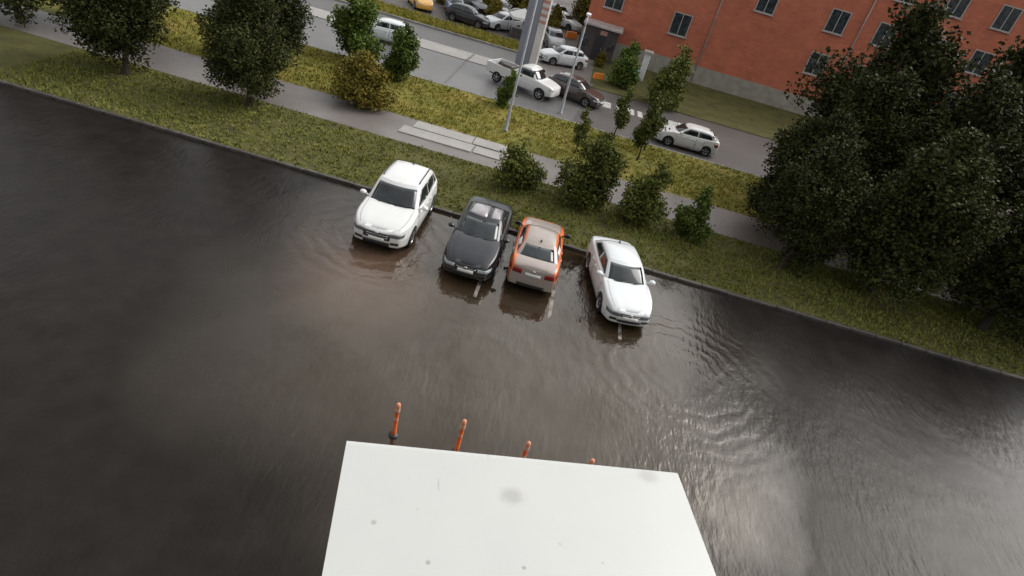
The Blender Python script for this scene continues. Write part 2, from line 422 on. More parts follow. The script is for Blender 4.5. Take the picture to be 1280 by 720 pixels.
class Car:
    def __init__(c, **k):
        d = dict(L=4.45, W=1.76, H=1.46, clear=.2, nose=.70, cowl=.95, belt=.97, deck=1.02, tail=.92,
                 xw0=1.22, xw1=2.0, xr1=3.35, xr0=4.0, ax=(.86, 3.48), rw=.32, hr=.70, hb=.90, bowf=.16, bowr=.10,
                 fn=.24, rn=.16, bulf=.10, bulr=.07, roof_crown=.045)
        d.update(k); c.__dict__.update(d)
        c.tops = [(0, c.nose-.05), (.07, c.nose), (.5, c.nose+(c.cowl-c.nose)*.55), (c.xw0, c.cowl), ((c.xw0+c.xr0)/2, c.belt), (c.xr0, c.deck)]
        if c.L-c.xr0 > .3: c.tops += [(c.L-.12, c.tail+.02), (c.L, c.tail-.04)]
        else: c.tops += [(c.L, c.tail)]
    def zt(c, s): return interp(c.tops, s)
    def w(c, s):
        a = max(0, (.9-s)/.9); b = max(0, (s-(c.L-.8))/.8)
        return c.W/2*(1-c.fn*a**2.3-c.rn*b**2.3)
    def zs(c, s): return c.zt(s)-.075
    def zb(c, s):
        z = c.clear+.05*max(0, (.4-s)/.4)+.06*max(0, (s-c.L+.4)/.4)
        for a in c.ax:
            Ra = c.rw+.055
            if abs(s-a) < Ra: z = max(z, c.rw+math.sqrt(Ra*Ra-(s-a)**2)*.98)
        return z
    def side(c, s, z):
        zs = c.zs(s); q = (z-c.clear)/(zs-c.clear); q = max(0, min(1, q))
        return c.w(s)*(.945+.055*math.sin(PI*min(1, .12+q*.80))-.012*max(0, (q-.6)/.4)+(.008 if .52 < q < .60 else 0))
    # fascia points (front end at s=0, rear end at s=L)
    def face(c, y, z, rear=False):
        s0 = c.L if rear else 0.
        w0 = c.side(s0, z)
        if abs(y) <= w0:
            q = (z-c.clear)/(c.zs(s0)-c.clear)
            bul = (c.bulr if rear else c.bulf)*(1-(y/w0)**2)*(.55+.45*math.sin(PI*max(0, min(1, q*.9))))
            return (s0+bul if rear else s0-bul)
        lo, hi = 0., .9
        for _ in range(24):
            m = (lo+hi)/2
            if c.side(c.L-m if rear else m, z) < abs(y): lo = m
            else: hi = m
        return c.L-hi if rear else hi
    # greenhouse
    def hw(c, q): return c.W/2*(c.hb+(c.hr-c.hb)*q)-.05*max(0, (q-.82)/.18)**2
    def sf(c, q): return c.xw0+(c.xw1-c.xw0)*(q+.06*math.sin(PI*q)*-1)
    def sr(c, q): return c.xr0+(c.xr1-c.xr0)*(q-.10*math.sin(PI*q))
    def pf(c, s):
        m = (c.xw0+c.xr0)/2; h = (c.xr0-c.xw0)/2
        return 1-.07*((s-m)/h)**2
    def rz(c, s):
        m = c.xw1+(c.xr1-c.xw1)*.42; h = (c.xr1-c.xw1)/2
        return c.H-.04-c.roof_crown-.035*((s-m)/h)**2
    def zq(c, s, q): 
        z0 = c.zt(s)-.05
        return z0+(c.rz(max(c.xw1, min(c.xr1, s)))-z0)*q
    def gside(c, s, q, sg): return (sg*c.hw(q)*c.pf(s), s, c.zq(s, q))
    def gfront(c, k, q):
        s = c.sf(q)+c.bowf*k*k
        return (k*c.hw(q)*c.pf(c.sf(q)+c.bowf), s, c.zq(s, q)+.012*(1-k*k)*q)
    def grear(c, k, q):
        s = c.sr(q)-c.bowr*k*k
        return (k*c.hw(q)*c.pf(c.sr(q)-c.bowr), s, c.zq(s, q)+.012*(1-k*k)*q)
    def T(c, p): return (p[0], p[1]-c.L/2, p[2])

    def body_mesh(c, mats, matf):
        """matf(part, x, s, z) -> material index for a face centre"""
        ss = [c.L*i/46 for i in range(47)]
        for a in c.ax:
            Ra = c.rw+.055
            ss += [a+Ra*math.cos(PI*k/12) for k in range(13)]+[a-Ra-.002, a+Ra+.002]
        ss = sorted(set(round(x, 4) for x in ss if 0 <= x <= c.L))
        fr = [0, .12, .3, .45, .52, .56, .60, .75, .9, 1.]
        def half(s):
            zb, zs, zt, w = c.zb(s), c.zs(s), c.zt(s), c.w(s)
            pts = [(.74*w, s, zb+.03), (c.side(s, zb)*.975, s, zb-.004)]
            for f in fr:
                z = zb+(zs-zb)*f; pts.append((c.side(s, z), s, z))
            ys = c.side(s, zs)
            for ky, kz in ((.985, .45), (.955, .72), (.90, .88), (.82, .95)): pts.append((ys*ky, s, zs+(zt-zs)*kz))
            crease = .012 if s < c.xw0+.2 else .0
            pts += [(.66*w, s, zt+.004+crease), (.5*w, s, zt+.010), (.25*w, s, zt+.016), (0, s, zt+.018)]
            return pts
        mb = MB()
        rows = []
        for s in ss:
            h = half(s); rows.append([(-x, a, z) for x, a, z in h]+[(x, a, z) for x, a, z in reversed(h[:-1])])
        def put(rws, part):
            for i in range(len(rws)-1):
                for j in range(len(rws[0])-1):
                    q = [rws[i][j], rws[i][j+1], rws[i+1][j+1], rws[i+1][j]]
                    cx = [sum(p[k] for p in q)/4 for k in range(3)]
                    mb.add([c.T(p) for p in q], [(0, 1, 2, 3)], matf(part, *cx), True)
        put(rows, 'shell')
        for rear in (False, True):
            h = half(c.L if rear else 0.); ks = [-1+2*i/16 for i in range(17)]; rr = []
            for (x, s, z) in h[1:]:
                rr.append([(k*x, c.face(k*x, min(z, c.zs(s)), rear) if abs(k) < .999 else s, z) for k in ks])
            # soften towards the top edge so the cap meets the bonnet
            for i, (x, s, z) in enumerate(h[1:]):
                q = max(0, (z-c.zs(s))/.075)
                rr[i] = [(p[0], p[1]+(s-p[1])*min(1, q*q*.9), p[2]) for p in rr[i]]
            put(rr, 'rear' if rear else 'front')
        qs = [0, .06, .2, .4, .6, .78, .86, .92, .97, 1.]
        ks = [-1+2*i/12 for i in range(13)]
        put([[c.gfront(k, q) for k in ks] for q in qs], 'wind')
        put([[c.grear(k, q) for k in ks] for q in qs], 'rearglass')
        for sg in (-1, 1):
            put([[c.gside((c.sf(q)+c.bowf)*(1-t)+(c.sr(q)-c.bowr)*t, q, sg) for t in [i/14 for i in range(15)]] for q in qs], 'side')
        rr = []
        for m in [i/14 for i in range(15)]:
            row = []
            for k in ks:
                s = (c.sf(1)+c.bowf*k*k)*(1-m)+(c.sr(1)-c.bowr*k*k)*m
                z = c.rz(max(c.xw1, min(c.xr1, s)))+.012*(1-k*k)+(c.roof_crown)*(1-k**4)*min(1, 5*m+.0, 5*(1-m))
                row.append((k*c.hw(1)*c.pf(s), s, z))
            rr.append(row)
        put(rr, 'roof')
        me = mb.mesh('body', mats)
        return me

    def patch(c, fn, us, vs, eps, mat, name, parent, sk=.03, smooth=True):
        """surface patch fn(u,v) pushed out by eps with a rim"""
        def nrm(u, v):
            e = 1e-3
            a = Vector(fn(u+e, v))-Vector(fn(u-e, v)); b = Vector(fn(u, v+e))-Vector(fn(u, v-e))
            n = a.cross(b)
            return n.normalized() if n.length > 1e-12 else Vector((0, 0, 1))
        cen = Vector((0, c.L/2, c.H*.45))
        um, vm = us[len(us)//2], vs[len(vs)//2]
        n0 = nrm(um, vm); sg = 1 if n0.dot(Vector(fn(um, vm))-cen) > 0 else -1
        rows = [[c.T(Vector(fn(u, v))+nrm(u, v)*sg*eps) for v in vs] for u in us]
        mb = MB(); mb.grid(rows, 0, smooth, skirt=-n0*sg*sk)
        return mb.build(name, mat, parent)

def lin(a, b, n): return [a+(b-a)*i/(n-1) for i in range(n)]

wheel_cache = {}
def wheel(c, parent, s, sg):
    key = round(c.rw, 3)
    if key not in wheel_cache:
        r = c.rw; t = MB()
        t.lathe([(-.10, r*.62), (-.105, r*.80), (-.09, r*.95), (-.05, r), (.05, r), (.09, r*.95), (.105, r*.80), (.10, r*.62)], 28)
        m = MB(); m.lathe([(.02, .0), (.095, .02), (.095, r*.14), (.06, r*.18), (.055, r*.19)], 20)
        m.lathe([(.06, r*.60), (.10, r*.60), (.10, r*.66), (-.09, r*.66)], 28)
        m.lathe([(-.02, 0), (-.02, r*.62)], 24, mi=1)
        for k in range(5):
            a = 2*PI*k/5
            R4 = Matrix.Rotation(a, 4, 'X')
            m.box(.065, .092, -r*.085, r*.085, r*.12, r*.62, 0, R4)
        wheel_cache[key] = (t.mesh('tyre', M['rubber']), m.mesh('rim', [M['alloy'], M['dark']]))
    w = empty('wheel', (sg*(c.W/2-.115), s-c.L/2, c.rw), 0 if sg > 0 else PI, parent)
    for nm, me in zip(('tyre', 'rim'), wheel_cache[key]):
        o = bpy.data.objects.new(nm, me); COL.objects.link(o); o.parent = w
    return w

def make_car(name, loc, rotz, c, body, matf=None, style='sedan', detail=2, handle=None, plate_front=True, rails=False, lampm='lamp', front_style='bands'):
    root = empty(name, loc, rotz)
    mats = body if isinstance(body, list) else [body]
    f = matf or (lambda p, x, s, z: 0)
    o = bpy.data.objects.new('body', c.body_mesh(mats, f)); COL.objects.link(o); o.parent = root
    ub = MB(); ub.box(-c.W*.40, c.W*.40, .12-c.L/2, c.L/2-.12, c.clear+.0, .55)
    for a in c.ax: ub.box(-c.W/2+.02, c.W/2-.02, a-.06-c.L/2, a+.06-c.L/2, c.rw-.06, c.rw+.06)
    ub.build('underbody', M['dark'], root)
    G = M['glass']
    P = c.patch
    P(lambda q, k: c.gfront(k, q), lin(.07, .86, 7), lin(-.88, .88, 11), .008, G, 'windshield', root)
    P(lambda q, k: c.grear(k, q), lin(.14, .84, 6), lin(-.84, .84, 9), .008, G, 'rear_window', root)
    mid = (c.xw0+c.xr0)/2+.02
    for sg in (-1, 1):
        a = lambda q: c.sf(q)+c.bowf+.13-.04*q
        b = lambda q: c.sr(q)-c.bowr-(.22 if style == 'sedan' else .12)
        P(lambda q, t: c.gside(a(q)*(1-t)+(mid-.035)*t, q, sg), lin(.14, .82, 5), lin(0, 1, 6), .008, G, 'side_window', root)
        bb = b if style == 'sedan' else (lambda q: min(b(q), c.ax[1]+.18))
        P(lambda q, t: c.gside((mid+.035)*(1-t)+bb(q)*t, q, sg), lin(.14, .80, 5), lin(0, 1, 6), .008, G, 'side_window', root)
        if style != 'sedan':
            P(lambda q, t: c.gside((c.ax[1]+.25)*(1-t)+b(q)*t, q, sg), lin(.16, .78, 4), lin(0, 1, 4), .008, G, 'side_window', root)
    for a in c.ax:
        for sg in (-1, 1): wheel(c, root, a, sg)
    if detail < 1:
        for sg in (-1, 1):
            P(lambda y, z: (y, c.face(y, z), z), lin(sg*.5, sg*.78, 4), lin(c.nose-.2, c.nose-.09, 3), .01, M[lampm], 'headlight', root)
            P(lambda y, z: (y, c.face(y, z, True), z), lin(sg*.5, sg*.76, 4), lin(c.tail-.32, c.tail-.12, 3), .01, M['red_lens'], 'taillight', root)
        return root
    # doors
    for sg in (-1, 1):
        d0 = c.xw0+.10; d3 = c.ax[1]-c.rw-.05
        for (a, b) in ((d0, mid-.012), (mid+.012, d3+.08)):
            dm = mats[f('door', sg*.8, (a+b)/2, .6)]
            d = P(lambda s, z: (sg*c.side(s, z), s, z), lin(a, b, 9), lin(c.clear+.09, c.zs((a+b)/2)-.045, 12), .006, dm, 'door', root, .02)
            h = MB(); hz = c.zs(b)-.14
            h.bevbox(-.016, .016, -.09, .09, -.014, .014, .006)
            h.build('handle', handle or dm, d, loc=(sg*(c.side(b-.18, hz)+.018), b-.18-c.L/2, hz))
        # mirror
        mr = MB(); ms = c.xw0+.32; mx = c.hw(.1)+.08; mz = c.zt(ms)+.07
        vs = []
        for (yy, sc) in ((-.09, .55), (-.05, .9), (.02, 1.), (.05, .95)):
            for k in range(10):
                an = 2*PI*k/10; vs.append((sg*(mx+.10)+.12*sc*math.cos(an), ms+yy-c.L/2, mz+.075*sc*math.sin(an)))
        fs = [(i*10+k, i*10+(k+1) % 10, i*10+10+(k+1) % 10, i*10+10+k) for i in range(3) for k in range(10)]+[tuple(range(9, -1, -1)), tuple(range(30, 40))]
        mr.add(vs, fs, 0, True); mr.tube([(sg*(mx-.09), ms-c.L/2, mz-.06), (sg*(mx+.06), ms-c.L/2, mz-.02)], [.03, .03], 6)
        mm = mats[f('mirror', sg, ms, mz)]
        mo = mr.build('side_mirror', mm, root)
        gl = MB(); gl.add([(sg*(mx+.10)+.095*math.cos(2*PI*k/10), ms+.054-c.L/2, mz+.056*math.sin(2*PI*k/10)) for k in range(10)], [tuple(range(10))]); gl.build('mirror_glass', M['glass'], mo, fix=False)
    F = lambda y, z: (y, c.face(y, z), z)
    B = lambda y, z: (y, c.face(y, z, True), z)
    wf = c.side(0, c.nose-.15)
    # the front
    lt = M[lampm]
    for sg in (-1, 1):
        P(F, lin(sg*wf*.58, sg*(wf+.13), 9), lin(c.nose-.215, c.nose-.10, 4), .012, lt, 'headlight', root)
        P(F, lin(sg*wf*.66, sg*(wf+.02), 6), lin(c.clear+.14, c.clear+.23, 3), .010, M['plastic'], 'fog_lamp', root)
        P(B, lin(sg*wf*.62, sg*(c.side(c.L, c.tail-.2)+.09), 8), lin(c.tail-.30, c.tail-.13, 4), .012, M['red_lens'], 'taillight', root)
    big_g = style == 'suv'
    gr = P(F, lin(-wf*(.62 if big_g else .56), wf*(.62 if big_g else .56), 11), lin(c.nose-(.34 if big_g else .20), c.nose-(.125 if big_g else .105), 4), .010, M['plastic'], 'grille', root)
    for zz in ((.20, .27) if big_g else (.152,)):
        P(F, lin(-wf*.5, wf*.5, 9), lin(c.nose-zz-.008, c.nose-zz+.008, 2), .018, M['chrome'], 'grille_bar', gr)
    P(F, lin(-wf*.62, wf*.62, 11), lin(c.clear+(.04 if big_g else .10), c.clear+.20, 3), .010, M['plastic'], 'lower_intake', root)
    if plate_front: P(F, lin(-.26, .26, 5), lin(c.clear+.225, c.clear+.335, 3), .022, M['plate'], 'licence_plate', root)
    P(B, lin(-.26, .26, 5), lin(c.tail-.33, c.tail-.22, 3), .020, M['plate'], 'licence_plate', root)
    P(B, lin(-wf*.75, wf*.75, 9), lin(c.clear+.07, c.clear+.17, 3), .010, M['plastic'], 'rear_diffuser', root)
    # wipers
    for x0 in (-.50, .12):
        wp = MB(); p = [c.gfront((x0+.55*t)/(c.W/2*.88), .085+.10*t) for t in (0, .5, 1)]
        wp.tube([c.T(Vector(q)+Vector((0, -.03, .022))) for q in p], [.010, .010, .008], 5); wp.build('wiper', M['plastic'], root)
    P(lambda q, k: c.gfront(k, q), lin(.012, .066, 3), lin(-.92, .92, 11), .007, M['plastic'], 'cowl_trim', root)
    # dark shut lines beside the bonnet and round the doors
    for sg in (-1, 1):
        rr = []
        for s in lin(.10, c.xw0+.08, 10):
            y = c.side(s, c.zs(s)); zz = c.zs(s)+.95*(c.zt(s)-c.zs(s))+.008
            rr.append([c.T((sg*y*.820, s, zz)), c.T((sg*y*.831, s, zz-.001))])
        gap = MB(); gap.grid(rr); gap.build('shut_line', M['shut'], root)
        for s in (c.xw0+.10, mid, c.ax[1]-c.rw+.04):
            rr = []
            for z in lin(c.clear+.09, c.zs(s)-.03, 9):
                y = c.side(s, z)+.008; rr.append([c.T((sg*y, s-.006, z)), c.T((sg*y, s+.006, z))])
            gap = MB(); gap.grid(rr); gap.build('shut_line', M['shut'], root)
    bd = MB(); bd.lathe([(-.02, 0), (-.02, .05), (0, .055), (.006, .04), (.006, 0)], 16, 'Y', at=(0, c.face(0, c.nose-.13)-.025-c.L/2, c.nose-.13)); bd.build('badge', M['chrome'], root)
    bd = MB(); bd.lathe([(.02, 0), (.02, .045), (0, .05), (-.006, .04), (-.006, 0)], 16, 'Y', at=(0, c.face(0, c.tail-.14, True)+.012-c.L/2, c.tail-.14)); bd.build('badge', M['chrome'], root)
    # aerial
    an = MB(); s = c.xr1-.12; z = c.rz(s)+c.roof_crown
    an.add([c.T(q) for q in ((-.02, s-.09, z), (.02, s-.09, z), (.03, s+.07, z), (-.03, s+.07, z), (0, s+.06, z+.075))], [(0, 1, 4), (1, 2, 4), (2, 3, 4), (3, 0, 4)]); an.build('aerial', M['plastic'], root)
    # cut lines of bonnet
    if rails:
        for sg in (-1, 1):
            r = MB(); ss = lin(c.xw1+.28, c.xr1-.12, 8)
            r.tube([c.T((sg*(c.hw(1)*c.pf(s_)-.035), s_, c.rz(s_)+(.055 if 0 < i < 7 else .02))) for i, s_ in enumerate(ss)], [.02]*8, 6)
            r.build('roof_rail', M['plastic'], root)
    return root

# ------------------------------------------------------------------ parked row
suv = Car(L=4.5, W=2.02, H=1.74, clear=.24, nose=.86, cowl=1.06, belt=1.10, deck=1.14, tail=1.06, xw0=1.30, xw1=2.0, xr1=3.95, xr0=4.34,
          ax=(.86, 3.56), rw=.36, hr=.73, hb=.93, fn=.26, rn=.14, bulf=.13, bulr=.06)
sed = Car(L=4.40, W=1.74, H=1.46, nose=.72, cowl=.96, belt=.98, deck=1.02, tail=.96, xw0=1.20, xw1=1.98, xr1=3.42, xr0=4.02, ax=(.84, 3.40), rw=.32, hr=.70)
blk = Car(L=4.55, W=1.80, H=1.46, nose=.72, cowl=.97, belt=.99, deck=1.04, tail=.99, xw0=1.28, xw1=2.15, xr1=3.25, xr0=3.98, ax=(.86, 3.55), rw=.33, hr=.70)
lift = Car(L=4.25, W=1.70, H=1.47, nose=.72, cowl=.96, belt=.99, deck=1.06, tail=1.00, xw0=1.15, xw1=1.95, xr1=3.18, xr0=3.86, ax=(.82, 3.40), rw=.31, hr=.64, bulr=.06, rn=.12)
comp = Car(L=3.9, W=1.68, H=1.5, nose=.74, cowl=.98, belt=1.0, deck=1.04, tail=.98, xw0=1.05, xw1=1.75, xr1=3.35, xr0=3.8, ax=(.78, 3.2), rw=.31, hr=.74)

PARK = 'cars parked along the kerb'
o = make_car('parked_suv', (-4.74, 16.98+2.25, 0), R(1), suv, M['white'], style='suv', rails=True, lampm='lamp_dark')
tag(o, 'white suv with black roof rails on muddy water, left of the black car', 'car', PARK)
o = make_car('parked_car', (-1.60, 16.62+2.28, 0), R(0), blk, [M['black']], lampm='lamp')
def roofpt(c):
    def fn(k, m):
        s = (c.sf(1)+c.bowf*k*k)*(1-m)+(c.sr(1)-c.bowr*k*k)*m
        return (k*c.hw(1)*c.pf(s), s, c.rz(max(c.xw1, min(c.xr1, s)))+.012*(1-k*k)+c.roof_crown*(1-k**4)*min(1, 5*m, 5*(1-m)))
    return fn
for (k0, k1) in ((-.95, .16), (.40, .95)):  # pale patches paint the sky's reflection onto the black roof
    blk.patch(roofpt(blk), lin(k0, k1, 6), lin(.03, .97, 10), .006, M['roof_sheen'], 'roof_sheen_patch', o, .02)['label'] = 'pale sky sheen painted on the black roof'
tag(o, 'black car nosed towards the water between the white suv and the orange car', 'car', PARK)
def omat(p, x, s, z):
    if p == 'mirror': return 2
    if p == 'roof' or p == 'rearglass' or p == 'wind': return 1
    if p == 'shell' and abs(x) < .66 and z > .8: return 1
    if p in ('rear', 'front'): return 1 if abs(x) < .60 or z < .70 else 0
    return 0
oc = make_car('parked_car', (.50, 17.05+2.12, 0), PI+R(1), lift, [M['orange'], M['beige'], M['plastic']], omat)
tag(oc, 'orange car with silver roof and boot parked tail towards the viewer', 'car', PARK)
# green and white vinyl stripes on its flanks
for sg in (-1, 1):
    for (s0, w_, mt) in ((2.55, .16, 'green_stripe'), (2.80, .10, 'white_stripe'), (2.98, .16, 'green_stripe')):
        lift.patch(lambda t, z: (sg*lift.side(s0+t+.55*(z-.35), z), s0+t+.55*(z-.35), z), lin(0, w_, 3), lin(.40, .90, 6), .011, M[mt], 'side_stripe', oc, .008)
    lift.patch(lambda t, q: lift.gside(2.55+t*.55+q*.2, q, sg), lin(0, 1, 4), lin(.12, .55, 4), .013, M['white_stripe'], 'window_stripe', oc, .008)
o = make_car('parked_car', (3.47, 16.56+2.18, 0), R(11), sed, M['white2'], lampm='lamp_dark')
tag(o, 'white saloon with folded out mirrors, parked askew beside the orange car', 'car', PARK)

# ------------------------------------------------------------------ ground, lot, verge, road
sheet('ground', rect(-900, 900, -120, 1800), -.06, M['earth'])
lot = sheet('parking_lot', rect(-60, 60, -30, 20.9), 0, M['lot'])
for i, x in enumerate((-3.53, -1.06, 1.39, 3.73)):
    mb = MB(); y1 = 20.0 if x < -3 else 17.7
    pts = [(x-.055, 15.95), (x+.055, 15.95), (x+.06, y1), (x-.06, y1)]
    mb.add([(a, b, .004) for a, b in pts], [(0, 1, 2, 3)])
    q = mb.build('bay_line', M['line_mud'] if x < -3 else M['line']); tag(q, kind='structure')
# kerb of separate stones drawn in one strip
mb = MB()
x = -45.
while x < 45:
    h = .12+random.uniform(-.01, .012)
    mb.bevbox(x, x+.985, 20.9+random.uniform(-.008, .008), 21.06, -.05, h, .02); x += 1.
tag(mb.build('kerb', M['kerb']), kind='structure')
def strip(name, y0, y1, z, mat, x0=-60, x1=60, amp=0., thick=.2):
    return sheet(name, rect(x0, x1, y0, y1), z, mat, thick)
strip('verge', 21.06, 26.4, .09, M['verge'])
strip('footpath', 26.4, 29.75, .10, M['path'])
strip('meadow', 29.75, 36.9, .085, M['grass_dry'])
# pale concrete slabs patched into the path
mb = MB()
for (x0, x1, y0, y1) in ((-6.9, -3.9, 28.55, 29.55), (-3.85, -1.9, 28.6, 29.6), (-7.3, -3.7, 27.45, 28.45), (-3.62, -2.2, 27.5, 28.4), (-2.1, -1.75, 27.45, 28.5)):
    mb.bevbox(x0, x1, y0, y1, .09, .155, .012)
tag(mb.build('path_slabs', M['slab']), kind='structure')
strip('road', 37.05, 44.5, 0, M['road'], -120, 120)
strip('service_lane', 44.62, 47.1, .03, M['slab'], -120, -5.2)
strip('carriageway', 47.1, 51.6, .004, M['road_dark'], -120, 120)
sheet('forecourt', rect(-4.6, 1.4, 44.5, 58), .012, M['path'])
strip('roadside_grass', 51.8, 55.2, .09, M['grass_dry'], -120, -5.0)
strip('lane_shoulder', 44.5, 47.1, .002, M['road_dark'], -5.2, 120)
sheet('yard', rect(-120, -.5, 55.2, 110), .02, M['yard'])
sheet('garden', rect(1.4, 60, 47.3, 62), .05, M['verge'], .1)
for (y0, y1, nm) in ((36.9, 37.05, 'road_kerb'), (51.62, 51.8, 'road_kerb')):
    mb = MB(); x = -60.
    while x < (60 if y0 < 40 else -5):
        mb.bevbox(x, x+1.98, y0, y1, -.03, .12, .015); x += 2.
    tag(mb.build(nm, M['kerb_light']), kind='structure')
# zebra bars
mb = MB()
for k, (x, l) in enumerate(((1.75, 1.35), (3.5, 1.3), (5.05, .35), (5.65, 1.25), (7.3, 1.3), (9.0, 1.3))):
    mb.add([(x, 42.9, .009), (x+l, 42.9, .009), (x+l, 44.4, .009), (x, 44.4, .005)], [(0, 1, 2, 3)])
tag(mb.build('crossing_bars', M['zebra']), kind='structure')
sheet('lane_patch', [(.6, 37.1), (60, 37.1), (60, 44.48), (1.4, 44.48)], .003, M['road_dark'])
mb = MB()
mb.add([(-7.62, 37.1, .005), (-7.45, 37.1, .005), (-7.55, 44.4, .005), (-7.75, 44.4, .005)], [(0, 1, 2, 3)])
mb.add([(-7.75, 44.65, .035), (-7.55, 44.65, .035), (-7.5, 47.0, .035), (-7.66, 47.0, .035)], [(0, 1, 2, 3)])
tag(mb.build('road_seam', M['road_dark']), kind='structure')
# grass tufts
def tufts(name, area, n, h0, h1, mat, z, seed, clump=.5):
    rnd = random.Random(seed); mb = MB()
    x0, x1, y0, y1 = area; k = 0
    ph = [rnd.uniform(0, 6) for _ in range(6)]
    while k < n:
        x, y = rnd.uniform(x0, x1), rnd.uniform(y0, y1)
        d = .5+.25*math.sin(x*.9+ph[0]+1.3*math.sin(y*.7+ph[1]))+.25*math.sin(y*1.7+ph[2]+x*.4)
        if rnd.random() > d*(1-clump)+clump*.5+.15: continue
        k += 1
        for b in range(4):
            a = rnd.uniform(0, 2*PI); h = rnd.uniform(h0, h1); wd = rnd.uniform(.012, .028); ln = rnd.uniform(.3, 1.)*h
            bx, by = x+rnd.gauss(0, .06), y+rnd.gauss(0, .06)
            ca, sa = math.cos(a), math.sin(a)
            mb.add([(bx-sa*wd, by+ca*wd, z), (bx+sa*wd, by-ca*wd, z), (bx+ca*ln*.5+sa*wd*.7, by+sa*ln*.5-ca*wd*.7, z+h*.7), (bx+ca*ln, by+sa*ln, z+h)], [(0, 1, 2), (0, 2, 3)])
    o = mb.build(name, mat, fix=False); tag(o, kind='stuff'); return o
tufts('verge_grass', (-22, 24, 21.1, 26.35), 11000, .04, .14, M['grass'], .085, 3)
tufts('meadow_grass', (-24, 14, 29.8, 36.8), 9000, .06, .18, M['grass_y'], .08, 4)
tufts('roadside_tall_grass', (-30, -5.1, 52, 55), 3000, .1, .35, M['grass_y'], .085, 5)

# ------------------------------------------------------------------ trees and shrubs
def crown_mesh(name, blobs, n, leaf, mat, seed):
    """many small leaf clusters spread through overlapping lumpy volumes"""
    rnd = random.Random(seed); mb = MB()
    tot = sum(b[3]**2 for b in blobs)
    for (cx, cy, cz, r, sq) in blobs:
        for _ in range(int(n*r*r/tot)):
            d = Vector((rnd.gauss(0, 1), rnd.gauss(0, 1), rnd.gauss(0, 1))).normalized()
            rr = r*(rnd.random()**.38)*(1+.16*math.sin(5*d.x+cx*3)+.16*math.sin(6*d.z+cy*2))
            p = Vector((cx+d.x*rr, cy+d.y*rr, cz+d.z*rr*sq))
            if p.z < .12: continue
            for q in range(3):
                l = leaf*rnd.uniform(.6, 1.3)
                ax = Vector((rnd.gauss(0, 1), rnd.gauss(0, 1), rnd.gauss(0, .6))).normalized()
                up = ax.orthogonal(); up.rotate(Matrix.Rotation(rnd.uniform(0, 6.3), 3, ax)); 
                c0 = p+Vector((rnd.gauss(0, l*.6), rnd.gauss(0, l*.6), rnd.gauss(0, l*.6)))
                a = ax*l*.5; b = up*l*.28
                mb.add([c0-a, c0+b-a*.1, c0+a, c0-b-a*.1], [(0, 1, 2, 3)])
    return mb.mesh(name, mat, fix=False)

def trunk_mesh(name, h, r, limbs, seed):
    rnd = random.Random(seed); mb = MB()
    pts = [(0, 0, -.05)]; x = y = 0
    for i in range(1, 7):
        x += rnd.gauss(0, .03*h/3); y += rnd.gauss(0, .03*h/3); pts.append((x, y, h*i/6))
    mb.tube(pts, [r*(1.25 if i == 0 else 1-.12*i) for i in range(7)], 9)
    for k in range(limbs):
        i = rnd.choice((2, 3, 4, 5)); p = Vector(pts[i]); a = rnd.uniform(0, 6.28); l = h*rnd.uniform(.25, .5)
        e = p+Vector((math.cos(a)*l*.8, math.sin(a)*l*.8, l*.75)); m = (p+e)/2+Vector((0, 0, -.05*l))
        mb.tube([p, m, e], [r*.5, r*.32, r*.12], 6)
    return mb.mesh(name, M['bark'], fix=False)

def tree(name, loc, crown, trunk, label, cat, group=None, rotz=0, sc=1.):
    t = empty(name, loc, rotz); t.scale = (sc, sc, sc)
    tag(t, label, cat, group)
    for nm, me in (('trunk', trunk), ('crown', crown)):
        o = bpy.data.objects.new(nm, me); COL.objects.link(o); o.parent = t
    return t
def blobs(seed, w, h, z0, n, sq=.8, taper=.5):
    rnd = random.Random(seed); out = []
    for i in range(n):
        t = i/(n-1); z = z0+(h-z0)*(t*.88+.06); k = (1-taper*t)*math.sin(PI*(.22+.74*t))**.5
        a = rnd.uniform(0, 6.28); rad = w*.5*k*rnd.uniform(.25, .75)
        out.append((math.cos(a)*rad, math.sin(a)*rad, z, w*.5*k*rnd.uniform(.45, .75), sq))
    return out
KER = 'young trees and shrubs on the kerbside verge'
tree('shrub', (-1.2, 25.0, .08), crown_mesh('crown', blobs(1, 2.3, 2.0, .1, 9, .75, .35), 2600, .13, M['leaf_dark'], 1), trunk_mesh('trunk', 1.2, .05, 5, 1),
     'low rounded dark shrub on the verge behind the black car', 'shrub', KER)
tree('young_tree', (2.0, 25.3, .08), crown_mesh('crown', blobs(22, 3.0, 3.35, .25, 13, .9, .45), 4200, .13, M['leaf_dark'], 2), trunk_mesh('trunk', 2.6, .06, 7, 2),
     'taller bushy young tree behind the orange car, branching to the ground', 'tree', KER)
tree('young_tree', (4.65, 25.1, .08), crown_mesh('crown', blobs(33, 2.4, 2.85, .25, 11, .9, .5), 3400, .12, M['leaf_dark'], 3), trunk_mesh('trunk', 2.3, .055, 6, 3),
     'narrow dark young tree on the verge behind the askew white saloon', 'tree', KER)
tree('young_tree', (6.75, 24.9, .08), crown_mesh('crown', blobs(41, 1.8, 2.6, .2, 9, .9, .5), 2000, .12, M['leaf_mid'], 4), trunk_mesh('trunk', 1.8, .045, 5, 4),
     'small green young tree on the verge just left of the tall dark trees', 'tree', KER)
tree('bush', (-9.9, 29.9, .08), crown_mesh('crown', blobs(51, 3.2, 2.5, .1, 11, .75, .3), 3600, .14, M['leaf_olive'], 5), trunk_mesh('trunk', 1.4, .06, 6, 5),
     'olive yellow bush at the left end of the path beyond the white suv', 'shrub')
